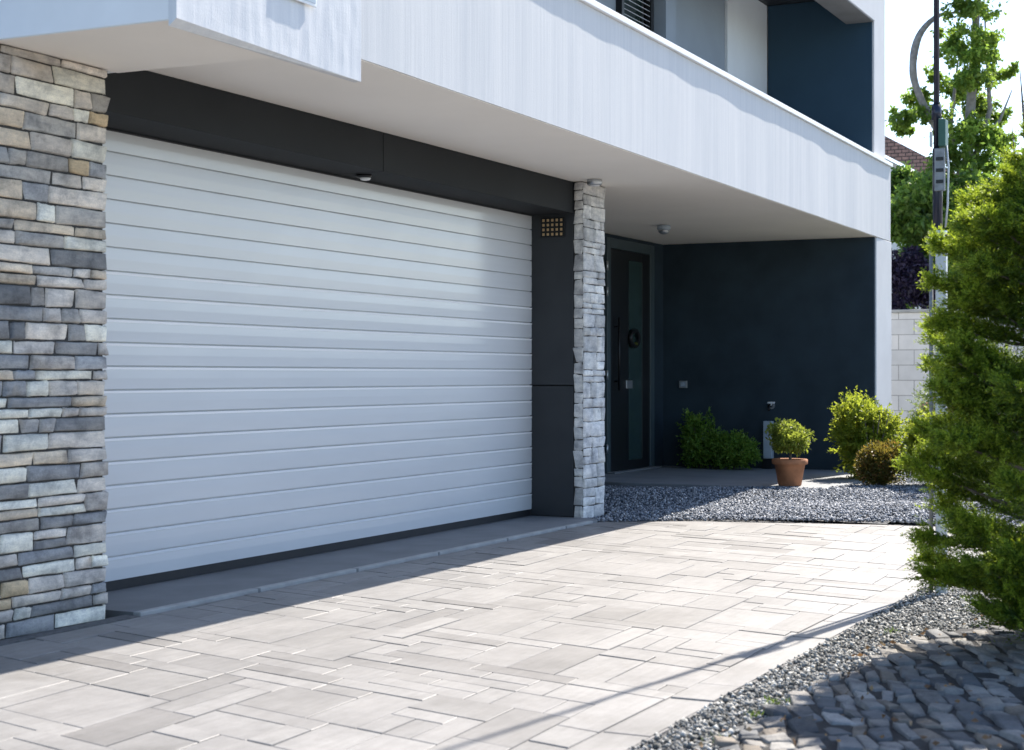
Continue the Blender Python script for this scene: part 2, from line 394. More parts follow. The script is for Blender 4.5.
# garage door with V grooves
highlight_zs = []; gd = MB(); P = .125; z = .07; prof = [(YD+.05,z),(YD,z)]
top = 2.437
zz = z
while zz + P < top+.02:
    z1 = min(zz+P, top)
    prof += [(YD, zz+.006), (YD-.0015, zz+P*.5), (YD, z1-.004), (YD+.003, z1-.002), (YD+.016, z1-.0015), (YD+.016, z1+.0035), (YD+.002, z1+.0045)]
    if z1 < 1.80: highlight_zs.append(z1)
    zz += P
prof = prof[:-4] + [(YD,top),(YD+.05,top)]
prof = [(YD+.05,.07),(YD,.07)] + prof[2:]
n = len(prof)
gd.add([(6.335,y,z) for y,z in prof]+[(12.038,y,z) for y,z in prof], [(i,n+i,n+i+1,i+1) for i in range(n-1)]+[tuple(range(n)),tuple(range(2*n-1,n-1,-1))])
gdo = obj('garage_door', gd, M['gdoor'], house)
s_ = MB(); s_.box(6.335,12.037,YD+.004,YD+.045,.018,.069); obj('bottom_seal', s_, M['seal'], gdo)
for z1 in highlight_zs:  # painted highlight lines: white strips on the lower slats only
    s_ = MB(); s_.prism_x([(YD+.002,z1-.0165),(YD-.0020,z1-.0160),(YD-.0050,z1-.0040),(YD+.002,z1-.0025)],6.335,12.037); obj('slat_highlight', s_, M['highlight'], gdo)
s_ = MB(); s_.box(6.335,12.037,YD-.012,YD-.002,2.428,2.4385); obj('top_rail', s_, M['anthra'], gdo, bevel=.002)
# grille on the jamb
gr = MB(); gr.box(12.028,12.0385,5.375,5.585,2.255,2.412)
go = obj('vent_grille', gr, M['black'], house, bevel=.002)
for i in range(5):
    for k in range(4):
        cy = 5.402+i*.039; cz = 2.277+k*.0375
        pn = MB(); pn.box(12.021,12.0275,cy-.0095,cy+.0095,cz-.0105,cz+.0105); obj('stud', pn, M['brass'], go, bevel=.002)

# stone pillars
def stone_pillar(parts, core):
    mm = MB(); mm.box(*core); c = obj('stone_pillar', mm, M['mortar'], house)
    V,F,C = joinp(parts); link_mesh('stone_cladding', V, F, M['stone'], c, True, C)
    return c
lp = [stone_face(4.60,6.15,.0,2.583,5.115, jag=.008), ]
V,F,C = stone_side(6.12,5.12,5.60,.0,2.583,1); lp.append((V,F[:,::-1],C))
stone_pillar(lp, (4.61,6.125,5.11,5.74,0,2.583))
pale = (np.array([(.72,.71,.70),(.64,.63,.62),(.78,.77,.75),(.56,.555,.55)]), np.array([.35,.25,.3,.1]))
rp = [stone_face(12.03,12.46,.0,2.686,5.215, rows=(.06,.15), widths=(.12,.30), jag=.006, pal=pale, dk=.6)]
V,F,C = stone_face(5.215,5.297,.0,2.686,0, rows=(.06,.15), widths=(.12,.30), pal=pale, dk=.5)
rp.append((np.stack([12.04+V[:,1],V[:,0],V[:,2]],1),F[:,::-1],C))
V,F,C = stone_side(12.43,5.22,6.79,.0,2.686,1); rp.append((V,F[:,::-1],C))
stone_pillar(rp, (12.095,12.43,5.215,6.895,0,2.686))
hb('pillar_core', M['mortar'], 12.043,12.093,5.217,5.299,0,2.686)

# soffit slab and balcony
FX0, FY0, FX1, FY1 = 6.94, 4.18, 19.03, 4.388
fy = lambda x: FY0 + (x-FX0)*(FY1-FY0)/(FX1-FX0)
m = MB(); m.prism([(6.245,fy(6.245)+.012),(18.99,fy(18.99)+.012),(18.99,7.5),(6.25,7.5)], SOF, 2.93); obj('soffit', m, M['soffit'], house)
# parapet: slightly uneven render
nx, nz = 420, 14
xs = np.linspace(6.30, FX1, nx); zs = np.linspace(SOF+.004, 3.545, nz)
verts = []
for zz in zs:
    for x in xs:
        d = mnoise.noise((x*1.7, zz*.35, 3.1))*.0052 + mnoise.noise((x*6.0, zz*.9, 9.7))*.0010
        verts.append((x, fy(x)+d, zz))
faces = [(k*nx+i, k*nx+i+1, (k+1)*nx+i+1, (k+1)*nx+i) for k in range(nz-1) for i in range(nx-1)]
nb = len(verts)
bk = [(6.30,fy(6.3)+.2,zs[0]),(FX1,fy(FX1)+.2,zs[0]),(FX1,fy(FX1)+.2,zs[-1]),(6.30,fy(6.3)+.2,zs[-1])]
verts += bk
faces += [(nb+1,nb,nb+3,nb+2)]
faces += [tuple(list(range(nx-1,-1,-1))+[nb,nb+1]), tuple(list(range((nz-1)*nx,nz*nx))+[nb+2,nb+3])]
faces += [tuple([k*nx+nx-1 for k in range(nz-1,-1,-1)][::-1]+[nb+2,nb+1]), tuple([k*nx for k in range(nz-1,-1,-1)]+[nb,nb+3])]
par = link_mesh('balcony_parapet', verts, faces, M['render'], house, False)
m = MB(); m.prism([(6.84,fy(6.84)-.026),(FX1+.02,fy(FX1)-.026),(FX1+.02,fy(FX1)+.23),(6.84,fy(6.84)+.23)], 3.548, 3.59)
obj('coping', m, M['coping'], par, bevel=.004)
# bay on the left
m = MB(); m.box(5.40,6.24,4.165,5.75,2.588,5.5); m.box(6.24,6.825,4.165,5.65,2.933,5.5); obj('bay', m, M['bay'], house, bevel=.004)
m = MB(); m.box(5.402,6.238,4.132,5.115,2.5855,2.587); obj('bay_soffit', m, M['soffit'], house)
nx, nz = 90, 60
xs = np.linspace(5.396,6.83,nx); zs = np.linspace(2.562,5.5,nz); verts=[]
for zz in zs:
    for x in xs:
        d = mnoise.noise((x*2.1,zz*.7,1.3))*.0035 + mnoise.noise((x*17,zz*9,5))*.0012
        verts.append((x,4.125+d,zz+(.029*(6.83-x)/1.434)*max(0,1-(zz-2.562)/1.0)))
faces = [(k*nx+i,k*nx+i+1,(k+1)*nx+i+1,(k+1)*nx+i) for k in range(nz-1) for i in range(nx-1)]
nb=len(verts); verts += [(5.396,4.164,2.562),(6.83,4.164,2.562),(6.83,4.164,5.5),(5.396,4.164,5.5)]
faces += [(nb+1,nb,nb+3,nb+2), tuple(list(range(nx-1,-1,-1))+[nb,nb+1]), tuple([k*nx+nx-1 for k in range(nz)]+[nb+2,nb+1]), tuple([k*nx for k in range(nz-1,-1,-1)]+[nb,nb+3])]
link_mesh('bay_facing', verts, faces, M['rough'], house, False)

# upper storey
hb('balcony_floor', M['concrete'], 6.93,18.28,4.40,5.64,2.935,2.98)
m = MB(); m.box(6.92,13.80,5.66,12,2.932,5.38); m.box(14.60,16.87,5.66,12,2.932,5.38); m.box(13.80,14.60,5.9,12,2.932,5.38); obj('upper_wall', m, M['grey_up'], house)
hb('wall_panel', M['pale_up'], 16.872,18.29,5.63,12,2.932,5.38)
hb('wall_post', M['grey_up'], 14.66,14.93,5.50,5.658,2.98,5.375)
wf = MB(); wf.box(13.80,13.86,5.60,5.68,2.98,5.3); wf.box(14.54,14.60,5.60,5.68,2.98,5.3); wf.box(13.86,14.54,5.60,5.68,5.22,5.3); wf.box(13.86,14.54,5.60,5.68,2.98,3.04)
win = obj('window', wf, M['black'], house, bevel=.003)
pg = MB(); pg.box(13.86,14.54,5.70,5.72,3.0,5.25); obj('pane', pg, M['glass'], win)
sl = MB()
for k in range(44):
    zc = 3.06+k*.049
    sl.prism_x([(5.615,zc-.010),(5.668,zc+.018),(5.668,zc+.021),(5.615,zc-.006)],13.865,14.535)
obj('shutter', sl, M['slat'], win)
hb('balcony_side_wall', M['navy_up'], 18.30,18.34,4.43,5.625,2.932,5.38)
m = MB(); m.box(18.343,18.86,4.41,12,2.932,5.5); obj('upright', m, M['pier'], house, bevel=.006)
m = MB(); m.box(6.92,18.342,4.40,4.72,5.10,5.5); obj('roof_beam', m, M['pier'], house, bevel=.006)
hb('beam_soffit', M['concrete'], 6.93,18.295,4.405,4.715,5.085,5.098)
m = MB(); m.box(6.92,18.342,4.722,12,5.385,5.6); obj('roof', m, M['anthra'], house)

# entrance door
DY = 6.90
fr = MB(); fr.box(16.36,16.46,DY-.05,DY-.002,.085,2.64); fr.box(17.66,17.78,DY-.05,DY-.002,.085,2.64); fr.box(16.46,17.66,DY-.05,DY-.002,2.53,2.64)
ed = obj('entrance_door', fr, M['frame'], house, bevel=.004)
m = MB(); m.box(16.463,17.02,DY-.035,DY-.004,.10,2.527); m.box(17.44,17.657,DY-.035,DY-.004,.10,2.527); m.box(17.02,17.44,DY-.035,DY-.004,.10,.2); m.box(17.02,17.44,DY-.035,DY-.004,2.43,2.527)
lf = obj('door_leaf', m, M['leaf_door'], ed, bevel=.003)
m = MB(); m.box(17.022,17.438,DY-.026,DY-.006,.202,2.428); obj('glass_panel', m, M['glass'], ed)
m = MB(); m.tube([(16.60,DY-.09,.98),(16.60,DY-.09,1.78)],.014); m.tube([(16.60,DY-.09,1.08),(16.60,DY-.03,1.08)],.009); m.tube([(16.60,DY-.09,1.68),(16.60,DY-.03,1.68)],.009)
obj('handle', m, M['black'], ed, True)
m = MB(); m.box(16.92,17.10,DY-.050,DY-.036,1.0,1.09); obj('lock_plate', m, M['steel'], ed, bevel=.003)
for hz in (.35,1.15,2.05,2.33):
    m = MB(); m.tube([(16.345,DY-.055,hz-.05),(16.345,DY-.055,hz+.05)],.013); obj('hinge', m, M['steel'], ed, True)
m = MB(); m.box(16.36,17.78,DY-.14,DY-.052,.083,.10); obj('door_sill', m, M['concrete'], ed, bevel=.003)
ed.location.x += .10

# ------------------------------------------------------------------ small fixtures (things)
wr = thing('door_wreath', 'small dark round wreath hanging on the glazed entrance door', 'wreath', (17.1,DY-.06,1.60))
V=[];n_=26
m = MB(); m.tube([(17.23+.125*math.cos(2*math.pi*k/n_), DY-.062, 1.56+.085*math.sin(2*math.pi*k/n_)) for k in range(n_+1)], [.022+.006*random.random() for _ in range(n_+1)], 8); obj('ring', m, M['black'], wr, True)
m = MB(); m.lathe([(.001,-.02),(.022,-.012),(.026,0),(.02,.014),(.001,.02)],(17.23,DY-.075,1.50),12); obj('berry_cluster', m, M['russet'], wr, True)

def plate(name, label, cat, y, z, wdt, hgt):
    t = thing(name, label, cat, (18.298,y,z)); m = MB(); m.box(18.284,18.2985,y-wdt/2,y+wdt/2,z-hgt/2,z+hgt/2); obj('cover_plate', m, M['steel'], t, bevel=.003)
    m = MB(); m.box(18.278,18.2835,y-wdt*.3,y+wdt*.3,z-hgt*.3,z+hgt*.3); obj('flap', m, M['pale_steel'], t, bevel=.002)
plate('wall_socket', 'small square metal socket plate on the navy wall above the dark green shrubs', 'socket', 6.65, 1.04, .10, .085)
t = thing('garden_tap', 'small black and steel outdoor tap on the navy wall above the pale post', 'tap', (18.29,5.58,.80))
m = MB(); m.tube([(18.299,5.58,.80),(18.22,5.58,.80)],.02,12); m.tube([(18.22,5.58,.81),(18.19,5.58,.77),(18.19,5.58,.74)],.014,10); obj('spout', m, M['black'], t, True)
m = MB(); m.box(18.205,18.235,5.52,5.60,.825,.845); m.box(18.214,18.226,5.555,5.567,.80,.826); obj('lever', m, M['white_metal'], t, bevel=.003)
m = MB(); m.lathe([(.001,-.003),(.04,-.003),(.04,.006),(.001,.006)],(0,0,0),16)
m.v = [(18.294+zv*.6, 5.58+xv, .80+yv) for xv,yv,zv in m.v]; obj('rosette', m, M['steel'], t)
t = thing('standpipe_post', 'short pale grey metal post against the navy wall behind the potted tree', 'post', (18.2,5.585,.08))
m = MB(); m.box(18.15,18.24,5.535,5.635,.20,.625); obj('column', m, M['pale_steel'], t, bevel=.006)
m = MB(); m.box(18.14,18.25,5.525,5.645,.083,.198); obj('base', m, M['black'], t, bevel=.004)

t = thing('ceiling_lamp', 'flat grey round lamp under the soffit in front of the pale stone pillar', 'lamp', (11.97,5.1,SOF))
m = MB(); m.lathe([(.058,0),(.062,-.012),(.06,-.036),(.05,-.045)],(11.97,5.09,SOF-.002),24); obj('housing', m, M['steel'], t, True)
m = MB(); m.lathe([(.046,-.045),(.03,-.05)],(11.97,5.09,SOF-.003),20); obj('lens', m, M['white_metal'], t, True)
t = thing('motion_sensor', 'small dome shaped grey sensor on the soffit over the entrance porch', 'sensor', (15.9,5.99,SOF))
m = MB(); m.lathe([(.05,0),(.068,-.008),(.07,-.04),(.064,-.05)],(15.9,5.99,SOF-.002),24); obj('base', m, M['pale_steel'], t, True)
m = MB(); m.lathe([(.060,-.051),(.055,-.07),(.04,-.087),(.015,-.095)],(15.9,5.99,SOF-.002),24); obj('dome', m, M['steel'], t, True)
t = thing('spotlight', 'tiny white spotlight under the dark lintel above the garage door', 'lamp', (9.14,5.52,2.44))
m = MB(); m.lathe([(.05,0),(.05,-.012),(.042,-.018)],(9.14,5.50,2.438),24); obj('rim', m, M['black'], t, True)
m = MB(); m.lathe([(.038,-.018),(.03,-.03),(.012,-.034)],(9.16,5.50,2.438),20); obj('lens', m, M['white_metal'], t, True)
t = thing('wall_plate', 'flat white plate fixed to the rough rendered bay above the garage door', 'plate', (6.24,4.12,2.85))
m = MB(); m.box(6.14,6.415,4.1095,4.1175,2.835,3.05); obj('frame', m, M['white_metal'], t, bevel=.002)
m = MB(); m.box(6.153,6.402,4.107,4.1092,2.848,3.037); obj('cover', m, M['pale_steel'], t, bevel=.001)

# ------------------------------------------------------------------ ground
m = MB(); m.add([(-400,-400,-.06),(500,-400,-.06),(500,400,-.06),(-400,400,-.06)],[(0,1,2,3)])
structure(obj('ground', m, M['ground']))
def clip(poly, region):
    for i in range(len(region)):
        (ax,ay),(bx_,by_) = region[i], region[(i+1)%len(region)]
        out=[]; ins = lambda p: (bx_-ax)*(p[1]-ay)-(by_-ay)*(p[0]-ax) >= 0
        for k in range(len(poly)):
            p,q = poly[k], poly[(k+1)%len(poly)]
            a_,b_ = ins(p),ins(q)
            if a_: out.append(p)
            if a_!=b_:
                d1=(bx_-ax)*(p[1]-ay)-(by_-ay)*(p[0]-ax); d2=(bx_-ax)*(q[1]-ay)-(by_-ay)*(q[0]-ax); tt=d1/(d1-d2)
                out.append((p[0]+(q[0]-p[0])*tt,p[1]+(q[1]-p[1])*tt))
        poly=out
        if not poly: return []
    return poly
def area(p): return .5*sum(p[i][0]*p[(i+1)%len(p)][1]-p[(i+1)%len(p)][0]*p[i][1] for i in range(len(p)))
FIELD = [(-3.0,2.07),(12.68,2.07),(12.64,2.9),(12.3,4.4),(11.9,5.02),(-3.0,5.02)]
pv = MB()
def paver_block(poly, zt):
    if len(poly)<3 or area(poly)<.0012: return
    cx=sum(p[0] for p in poly)/len(poly); cy=sum(p[1] for p in poly)/len(poly)
    n=len(poly); b=.0018
    sx,sy=random.gauss(0,.0016),random.gauss(0,.0016)
    def ins(p,d):
        L=math.hypot(p[0]-cx,p[1]-cy); k=max(0,1-d*1.3/L) if L>0 else 1
        return (cx+(p[0]-cx)*k, cy+(p[1]-cy)*k)
    zz=lambda p: zt+sx*(p[0]-cx)+sy*(p[1]-cy)
    v=[(p[0],p[1],-.03) for p in poly]+[(p[0],p[1],zz(p)-b*.8) for p in poly]+[(*ins(p,b),zz(p)) for p in poly]
    f=[tuple(range(2*n,3*n))]+[(i,(i+1)%n,n+(i+1)%n,n+i) for i in range(n)]+[(n+i,n+(i+1)%n,2*n+(i+1)%n,2*n+i) for i in range(n)]
    pv.add(v,f)
cell=.122; ang=R(15); GX,GY=190,150
occ=np.zeros((GX,GY),bool); c15,s15=math.cos(ang),math.sin(ang); org=(-5.2,-1.0); UX=(math.cos(R(2.5)),math.sin(R(2.5))); UY=(math.sin(R(15)),math.cos(R(15)))
sizes=[(6,3)]*1+[(5,3)]*2+[(4,3)]*3+[(4,2)]*4+[(5,2)]*3+[(5,1)]*4+[(4,1)]*4+[(6,1)]*3+[(7,2)]*2+[(3,2)]*3+[(1,4)]*2+[(5,2)]*3+[(2,2)]*2+[(2,3)]*2+[(3,3)]*2+[(3,1)]*2+[(2,1)]*2+[(6,2)]*2+[(2,4)]
g=.0029
for j in range(GY):
    for i in range(GX):
        if occ[i,j]: continue
        for wd,ht in random.sample(sizes,14)+[(2,2),(2,1),(1,2),(1,1)]:
            if i+wd<=GX and j+ht<=GY and not occ[i:i+wd,j:j+ht].any(): break
        occ[i:i+wd,j:j+ht]=True
        q=[(i*cell+g,j*cell+g),((i+wd)*cell-g,j*cell+g),((i+wd)*cell-g,(j+ht)*cell-g),(i*cell+g,(j+ht)*cell-g)]
        q=[(org[0]+a*UX[0]+b*UY[0], org[1]+a*UX[1]+b*UY[1]) for a,b in q]
        paver_block(clip(q,FIELD), random.gauss(0,.0011))
x=-3.0
while x<12.6:                                    # edge course beside the gravel
    L=random.choice([.3,.42,.5,.62]); L=min(L,12.66-x)
    paver_block([(x+g,1.90),(x+L-g,1.90),(x+L-g,2.062),(x+g,2.062)], random.gauss(.001,.0015)); x+=L
structure(obj('driveway', pv, M['paver']))
m=MB(); m.prism([(-3,1.89),(12.70,1.89),(12.68,2.9),(12.34,4.4),(11.93,5.03),(-3,5.03)],-.05,-.0045); structure(obj('joint_bed', m, M['joint']))
m=MB(); m.prism([(6.31,5.035),(11.9,5.035),(12.02,5.14),(12.05,5.20),(12.05,5.76),(6.31,5.76)],-.05,.016); structure(obj('threshold_slab', m, M['concrete']))
m=MB()
kp=[(6.30,5.05),(9.0,5.05),(11.75,5.05),(11.98,5.0),(12.2,4.86)]
kx=6.30
while kx<11.7:
    L=min(.98,11.8-kx); m.box(kx+.002,kx+L-.002,5.028,5.075,-.05,.019); kx+=1.0
structure(obj('kerb', m, M['kerb'], bevel=.006))
m=MB(); m.prism([(4.2,5.02),(6.29,5.02),(6.29,5.11),(4.2,5.11)],-.05,.004); structure(obj('gutter_strip', m, M['soil']))
m=MB(); m.prism([(15.28,4.15),(18.28,4.05),(18.28,6.895),(15.42,6.895),(15.24,6.2)],-.05,.082); structure(obj('porch_slab', m, M['porch'], bevel=.01))
m=MB(); m.prism([(-60,-12),(80,-12),(80,-.5),(-60,-.5)],-.055,-.02); structure(obj('bounce_street', m, M['bounce_street']))  # unseen pale street, added to bounce sunlight onto soffit and door

# gravel ------------------------------------------------
def chips(pts, size, seed):
    r=np.random.default_rng(seed); N=len(pts)
    cube=np.array([(-1,-1,-1),(1,-1,-1),(1,1,-1),(-1,1,-1),(-1,-1,1),(1,-1,1),(1,1,1),(-1,1,1)],float)*.58
    f=np.array([(0,3,2,1),(4,5,6,7),(0,1,5,4),(1,2,6,5),(2,3,7,6),(3,0,4,7)])
    s=r.uniform(size[0],size[1],(N,1,1))*r.uniform(.55,1.25,(N,1,3))*.5
    v=(cube[None]+r.uniform(-.28,.28,(N,8,3)))*s
    q=r.normal(size=(N,4)); q/=np.linalg.norm(q,axis=1,keepdims=True)
    a,b,c,d=q.T
    Rm=np.stack([np.stack([1-2*(c*c+d*d),2*(b*c-a*d),2*(b*d+a*c)],-1),np.stack([2*(b*c+a*d),1-2*(b*b+d*d),2*(c*d-a*b)],-1),np.stack([2*(b*d-a*c),2*(c*d+a*b),1-2*(b*b+c*c)],-1)],1)
    v=np.einsum('nij,nkj->nki',Rm,v)+pts[:,None,:]
    F=(f[None]+(np.arange(N)*8)[:,None,None]).reshape(-1,4)
    return v.reshape(-1,3),F
def inpoly(x,y,poly):
    c=np.zeros(x.shape,bool); n=len(poly)
    for i in range(n):
        (x0,y0),(x1,y1)=poly[i],poly[(i+1)%n]
        c^=((y0>y)!=(y1>y))&(x<(x1-x0)*(y-y0)/(y1-y0+1e-12)+x0)
    return c
BED=[(12.0,5.03),(12.37,4.4),(12.71,2.9),(12.72,1.2),(16.8,1.2),(17.6,3.2),(18.25,4.05),(15.27,4.14),(15.23,6.2),(15.41,6.79),(12.62,6.79),(12.62,5.18),(12.05,5.18)]
def bedz(x,y):
    k=np.clip((x-12.2)/1.4,0,1); return .0+.055*k + .02*np.sin(x*2.1+y*1.7)*k
xx=rng.uniform(12.0,18.3,110000); yy=rng.uniform(1.2,6.8,110000); k=inpoly(xx,yy,BED); xx,yy=xx[k],yy[k]
pts=np.stack([xx,yy,bedz(xx,yy)+rng.uniform(-.006,.010,len(xx))],1)
V,F=chips(pts,(.013,.031),3)
go_=link_mesh('gravel', V, F, M['gravel'], None, False); tag(go_,'blue grey gravel bed between the paved driveway and the entrance porch','gravel',kind='stuff')
m=MB(); gx=np.linspace(12.0,18.3,40); 
m.prism(BED,-.055,-.004); structure(obj('gravel_base', m, M['soil']))
mm=MB(); NX,NY=44,40
gxs=np.linspace(12.63,18.2,NX); gys=np.linspace(1.25,6.75,NY)
vv=[(x,y,float(bedz(np.array(x),np.array(y)))-.010) for y in gys for x in gxs]
ff=[]
for j in range(NY-1):
    for i in range(NX-1):
        xc,yc=(gxs[i]+gxs[i+1])/2,(gys[j]+gys[j+1])/2
        if inpoly(np.array([xc]),np.array([yc]),BED)[0]: ff.append((j*NX+i,j*NX+i+1,(j+1)*NX+i+1,(j+1)*NX+i))
mm.add(vv,ff); structure(obj('gravel_base', mm, M['soil']))
# strip of chippings beside the cobbles
def strip_low(x): return 1.70-.05*np.clip((x-5.5),0,2)-.30*np.clip((x-7.0)/1.0,0,1)**1.5
xx=rng.uniform(3.0,12.7,110000); yy=rng.uniform(-.6,1.90,110000)
k=(yy>strip_low(xx)-rng.uniform(0,.07,len(xx))) | ((xx>7.9)&(yy>.2)); k&= (xx<8.9)|(rng.random(len(xx))<.35)
xx,yy=xx[k],yy[k]; dens=np.where(xx<8.9,1,1)
pts=np.stack([xx,yy,-.010+rng.uniform(-.004,.010,len(xx))],1)
V,F=chips(pts,(.009,.024),5)
go2=link_mesh('chippings', V, F, M['gravel2'], None, False); tag(go2,'grey stone chippings in a strip between pale driveway and cobbles','gravel',kind='stuff')
m=MB(); m.prism([(1.9,1.89),(1.9,-.49),(12.7,-.49),(12.7,1.89)],-.055,-.013); structure(obj('verge', m, M['soil']))

# cobbles
VV,FF,CC=[],[],[];n=0
def cobz(x,y): return .012+.05*np.clip((1.65-y)/1.0,0,1)
row=-14
tilt=R(24)
cc_,ss_=math.cos(tilt),math.sin(tilt)
vv_=-3.0
cpal=(.80*np.array([(.26,.245,.225),(.17,.17,.17),(.34,.325,.30),(.11,.115,.12),(.24,.205,.165)]),np.array([.3,.25,.2,.15,.1]))
while vv_<4.5:
    hh=rng.uniform(.05,.10); uu=-1.0+rng.uniform(0,.15)
    while uu<9.5:
        ww=rng.uniform(.07,.22)
        lx=uu+ww/2; ly=vv_+hh/2+.16*math.sin(lx*.55+.4)+rng.normal(0,.008)
        X=1.4+lx*cc_-ly*ss_*-1*0 - ly*ss_; Y=-2.9+lx*ss_+ly*cc_
        if 2.4<X<8.1 and -.45<Y<float(strip_low(np.array(X)))-.02 - (0.25*max(0,X-7.4)):
            P,F=pillow(ww-.015,hh-.014,rng.uniform(.012,.022),nu=8,nv=7,edge=.03,rough=.0026,skew=.34,ek=.88)
            da=rng.normal(0,.10); ta=tilt+da; dz=rng.normal(0,.005)
            z=P[:,2]+float(cobz(X,Y))-.024+dz+P[:,0]*rng.normal(0,.05)+P[:,1]*rng.normal(0,.06)
            V=np.stack([X+P[:,0]*math.cos(ta)-P[:,1]*math.sin(ta),Y+P[:,0]*math.sin(ta)+P[:,1]*math.cos(ta),z],1)
            c=cpal[0][rng.choice(5,p=cpal[1])]*rng.uniform(.8,1.2)
            VV.append(V);FF.append(F+n);CC.append(np.tile(np.append(c,1),(len(V),1)));n+=len(V)
        uu+=ww
    vv_+=hh
structure(link_mesh('cobblestone_pavement',np.concatenate(VV),np.concatenate(FF),M['cobble'],None,False,np.concatenate(CC)))
mm=MB(); gxs=np.linspace(2.2,8.2,50); gys=np.linspace(-.49,1.72,40)
vv=[(x,y,float(cobz(x,y))-.018-.03*(y>1.62)) for y in gys for x in gxs]
ff=[]
for j in range(39):
    for i in range(49):
        if gys[j+1]<strip_low(np.array(gxs[i+1]))+.0-(0.25*max(0,gxs[i]-7.4)): ff.append((j*50+i,j*50+i+1,(j+1)*50+i+1,(j+1)*50+i))
mm.add(vv,ff); structure(obj('cobble_bed', mm, M['dark_grit'], None, True))

# ------------------------------------------------------------------ foliage
def leaves(cent, dirs, L, W, fold=.25, seed=1):
    """one folded diamond per leaf: base, two sides, tip"""
    r=np.random.default_rng(seed); N=len(cent)
    d=dirs/np.linalg.norm(dirs,axis=1,keepdims=True)
    a=r.normal(size=(N,3)); a-= (a*d).sum(1,keepdims=True)*d; a/=np.linalg.norm(a,axis=1,keepdims=True)
    nrm=np.cross(d,a)
    L=np.asarray(L).reshape(-1,1); W=np.asarray(W).reshape(-1,1)
    base=cent; tip=cent+d*L; mid=cent+d*L*.45
    v=np.stack([base,mid+a*W/2+nrm*W*fold,tip,mid-a*W/2+nrm*W*fold],1).reshape(-1,3)
    i=np.arange(N)*4
    F=np.concatenate([np.stack([i,i+1,i+2],1),np.stack([i,i+2,i+3],1)])
    return v,F
def unit(n, r):
    v=r.normal(size=(n,3)); return v/np.linalg.norm(v,axis=1,keepdims=True)

def shoots(starts, dirs, lens, per, nl, nw, seed, droop=.15, spread=.75):
    """leafy shoots: needles/leaflets set along a bent stem"""
    r=np.random.default_rng(seed); N=len(starts)
    d=dirs/np.linalg.norm(dirs,axis=1,keepdims=True)
    t=(np.arange(per)+.5)/per
    C=starts[:,None,:]+d[:,None,:]*(lens[:,None]*t[None])[...,None]
    C[...,2]-=droop*lens[:,None]*t[None]**2
    C=C+r.normal(size=C.shape)*.004
    D=d[:,None,:]*.75+r.normal(size=C.shape)*spread
    sz=np.broadcast_to((1.1-.55*t)[None,:],C.shape[:2])*r.uniform(.7,1.25,C.shape[:2])
    return leaves(C.reshape(-1,3),D.reshape(-1,3),nl*sz.ravel(),nw*sz.ravel(),seed=seed+1)

def blob_points(n, c, rad, r, lobes=9, lobe=.45, hollow=.55):
    """points in an uneven crown made of lobes"""
    c=np.array(c);rad=np.array(rad)
    lc=unit(lobes,r)*r.uniform(.35,.75,(lobes,1)); ls=r.uniform(lobe*.7,lobe*1.25,lobes)
    k=r.integers(0,lobes,n)
    u=unit(n,r); q=lc[k]+u*(ls[k]*(hollow+(1-hollow)*r.random(n))**1.0)[:,None]
    return c+q*rad, u

def shrub(name,label,cat,loc,rad,mat,n,L,W,lobes=9,lobe=.5,seed=1,shoot=None,stem=True,group=None):
    r=np.random.default_rng(seed)
    t=thing(name,label,cat,loc,group)
    c=(loc[0],loc[1],loc[2]+rad[2])
    if shoot:
        p,u=blob_points(n,c,(rad[0]*.85,rad[1]*.85,rad[2]*.85),r,lobes,lobe)
        p[:,2]=np.maximum(p[:,2],loc[2]+.03)
        out=(p-np.array(c))/np.array(rad)+u*.4+np.array([0,0,.5])
        V,F=shoots(p,out,r.uniform(.6,1.3,n)*shoot[0],shoot[1],L,W,seed)
    else:
        p,u=blob_points(n,c,rad,r,lobes,lobe); p[:,2]=np.maximum(p[:,2],loc[2]+.02)
        V,F=leaves(p,u+r.normal(size=u.shape)*.6+np.array([0,0,.3]),L*r.uniform(.6,1.3,n),W*r.uniform(.6,1.3,n),seed=seed)
    link_mesh('foliage',V,F,mat,t,False)
    if stem:
        m=MB()
        for k in range(7):
            a=r.uniform(0,6.28);q=r.uniform(.2,.6)
            m.tube([loc,(loc[0]+rad[0]*q*.4*math.cos(a),loc[1]+rad[1]*q*.4*math.sin(a),loc[2]+rad[2]*.7),(loc[0]+rad[0]*q*math.cos(a),loc[1]+rad[1]*q*math.sin(a),loc[2]+rad[2]*1.5)],[.012,.009,.004],6)
        obj('stems',m,M['bark'],t,True)
    return t

# shrubs by the porch
shrub('shrub','loose upright dark green shrub in the corner beside the entrance door','shrub',(18.0,6.32,.08),(.22,.20,.31),M['shade'],300,.06,.026,seed=11,shoot=(.15,12))
shrub('shrub','low spreading bright green shrub against the navy wall, left of the pale post','shrub',(17.95,5.93,.08),(.25,.36,.21),M['shade'],560,.055,.025,seed=12,shoot=(.12,12))
shrub('shrub','large yellow green shrub at the front end of the navy wall','shrub',(16.95,4.10,.03),(.42,.38,.47),M['yellow'],900,.06,.030,seed=13,shoot=(.17,12))
shrub('shrub','clipped russet brown ball shrub on the gravel in front of yellow green shrub','shrub',(15.95,3.78,.03),(.28,.28,.25),M['russet'],7500,.034,.018,lobes=26,lobe=.45,seed=14)
shrub('shrub','yellowish bushy shrub on the gravel half hidden by the conifer','shrub',(16.1,3.28,.03),(.36,.36,.40),M['yellow'],700,.06,.03,seed=15,shoot=(.16,12))
t=shrub('flowering_shrub','silvery green shrub with pale pink flowers in front of the block wall','shrub',(19.9,3.85,.0),(.42,.42,.56),M['silver'],420,.06,.026,seed=16,shoot=(.22,11))
r=np.random.default_rng(5); p,u=blob_points(420,(19.85,3.75,.72),(.42,.45,.38),r,7,.35,.8)
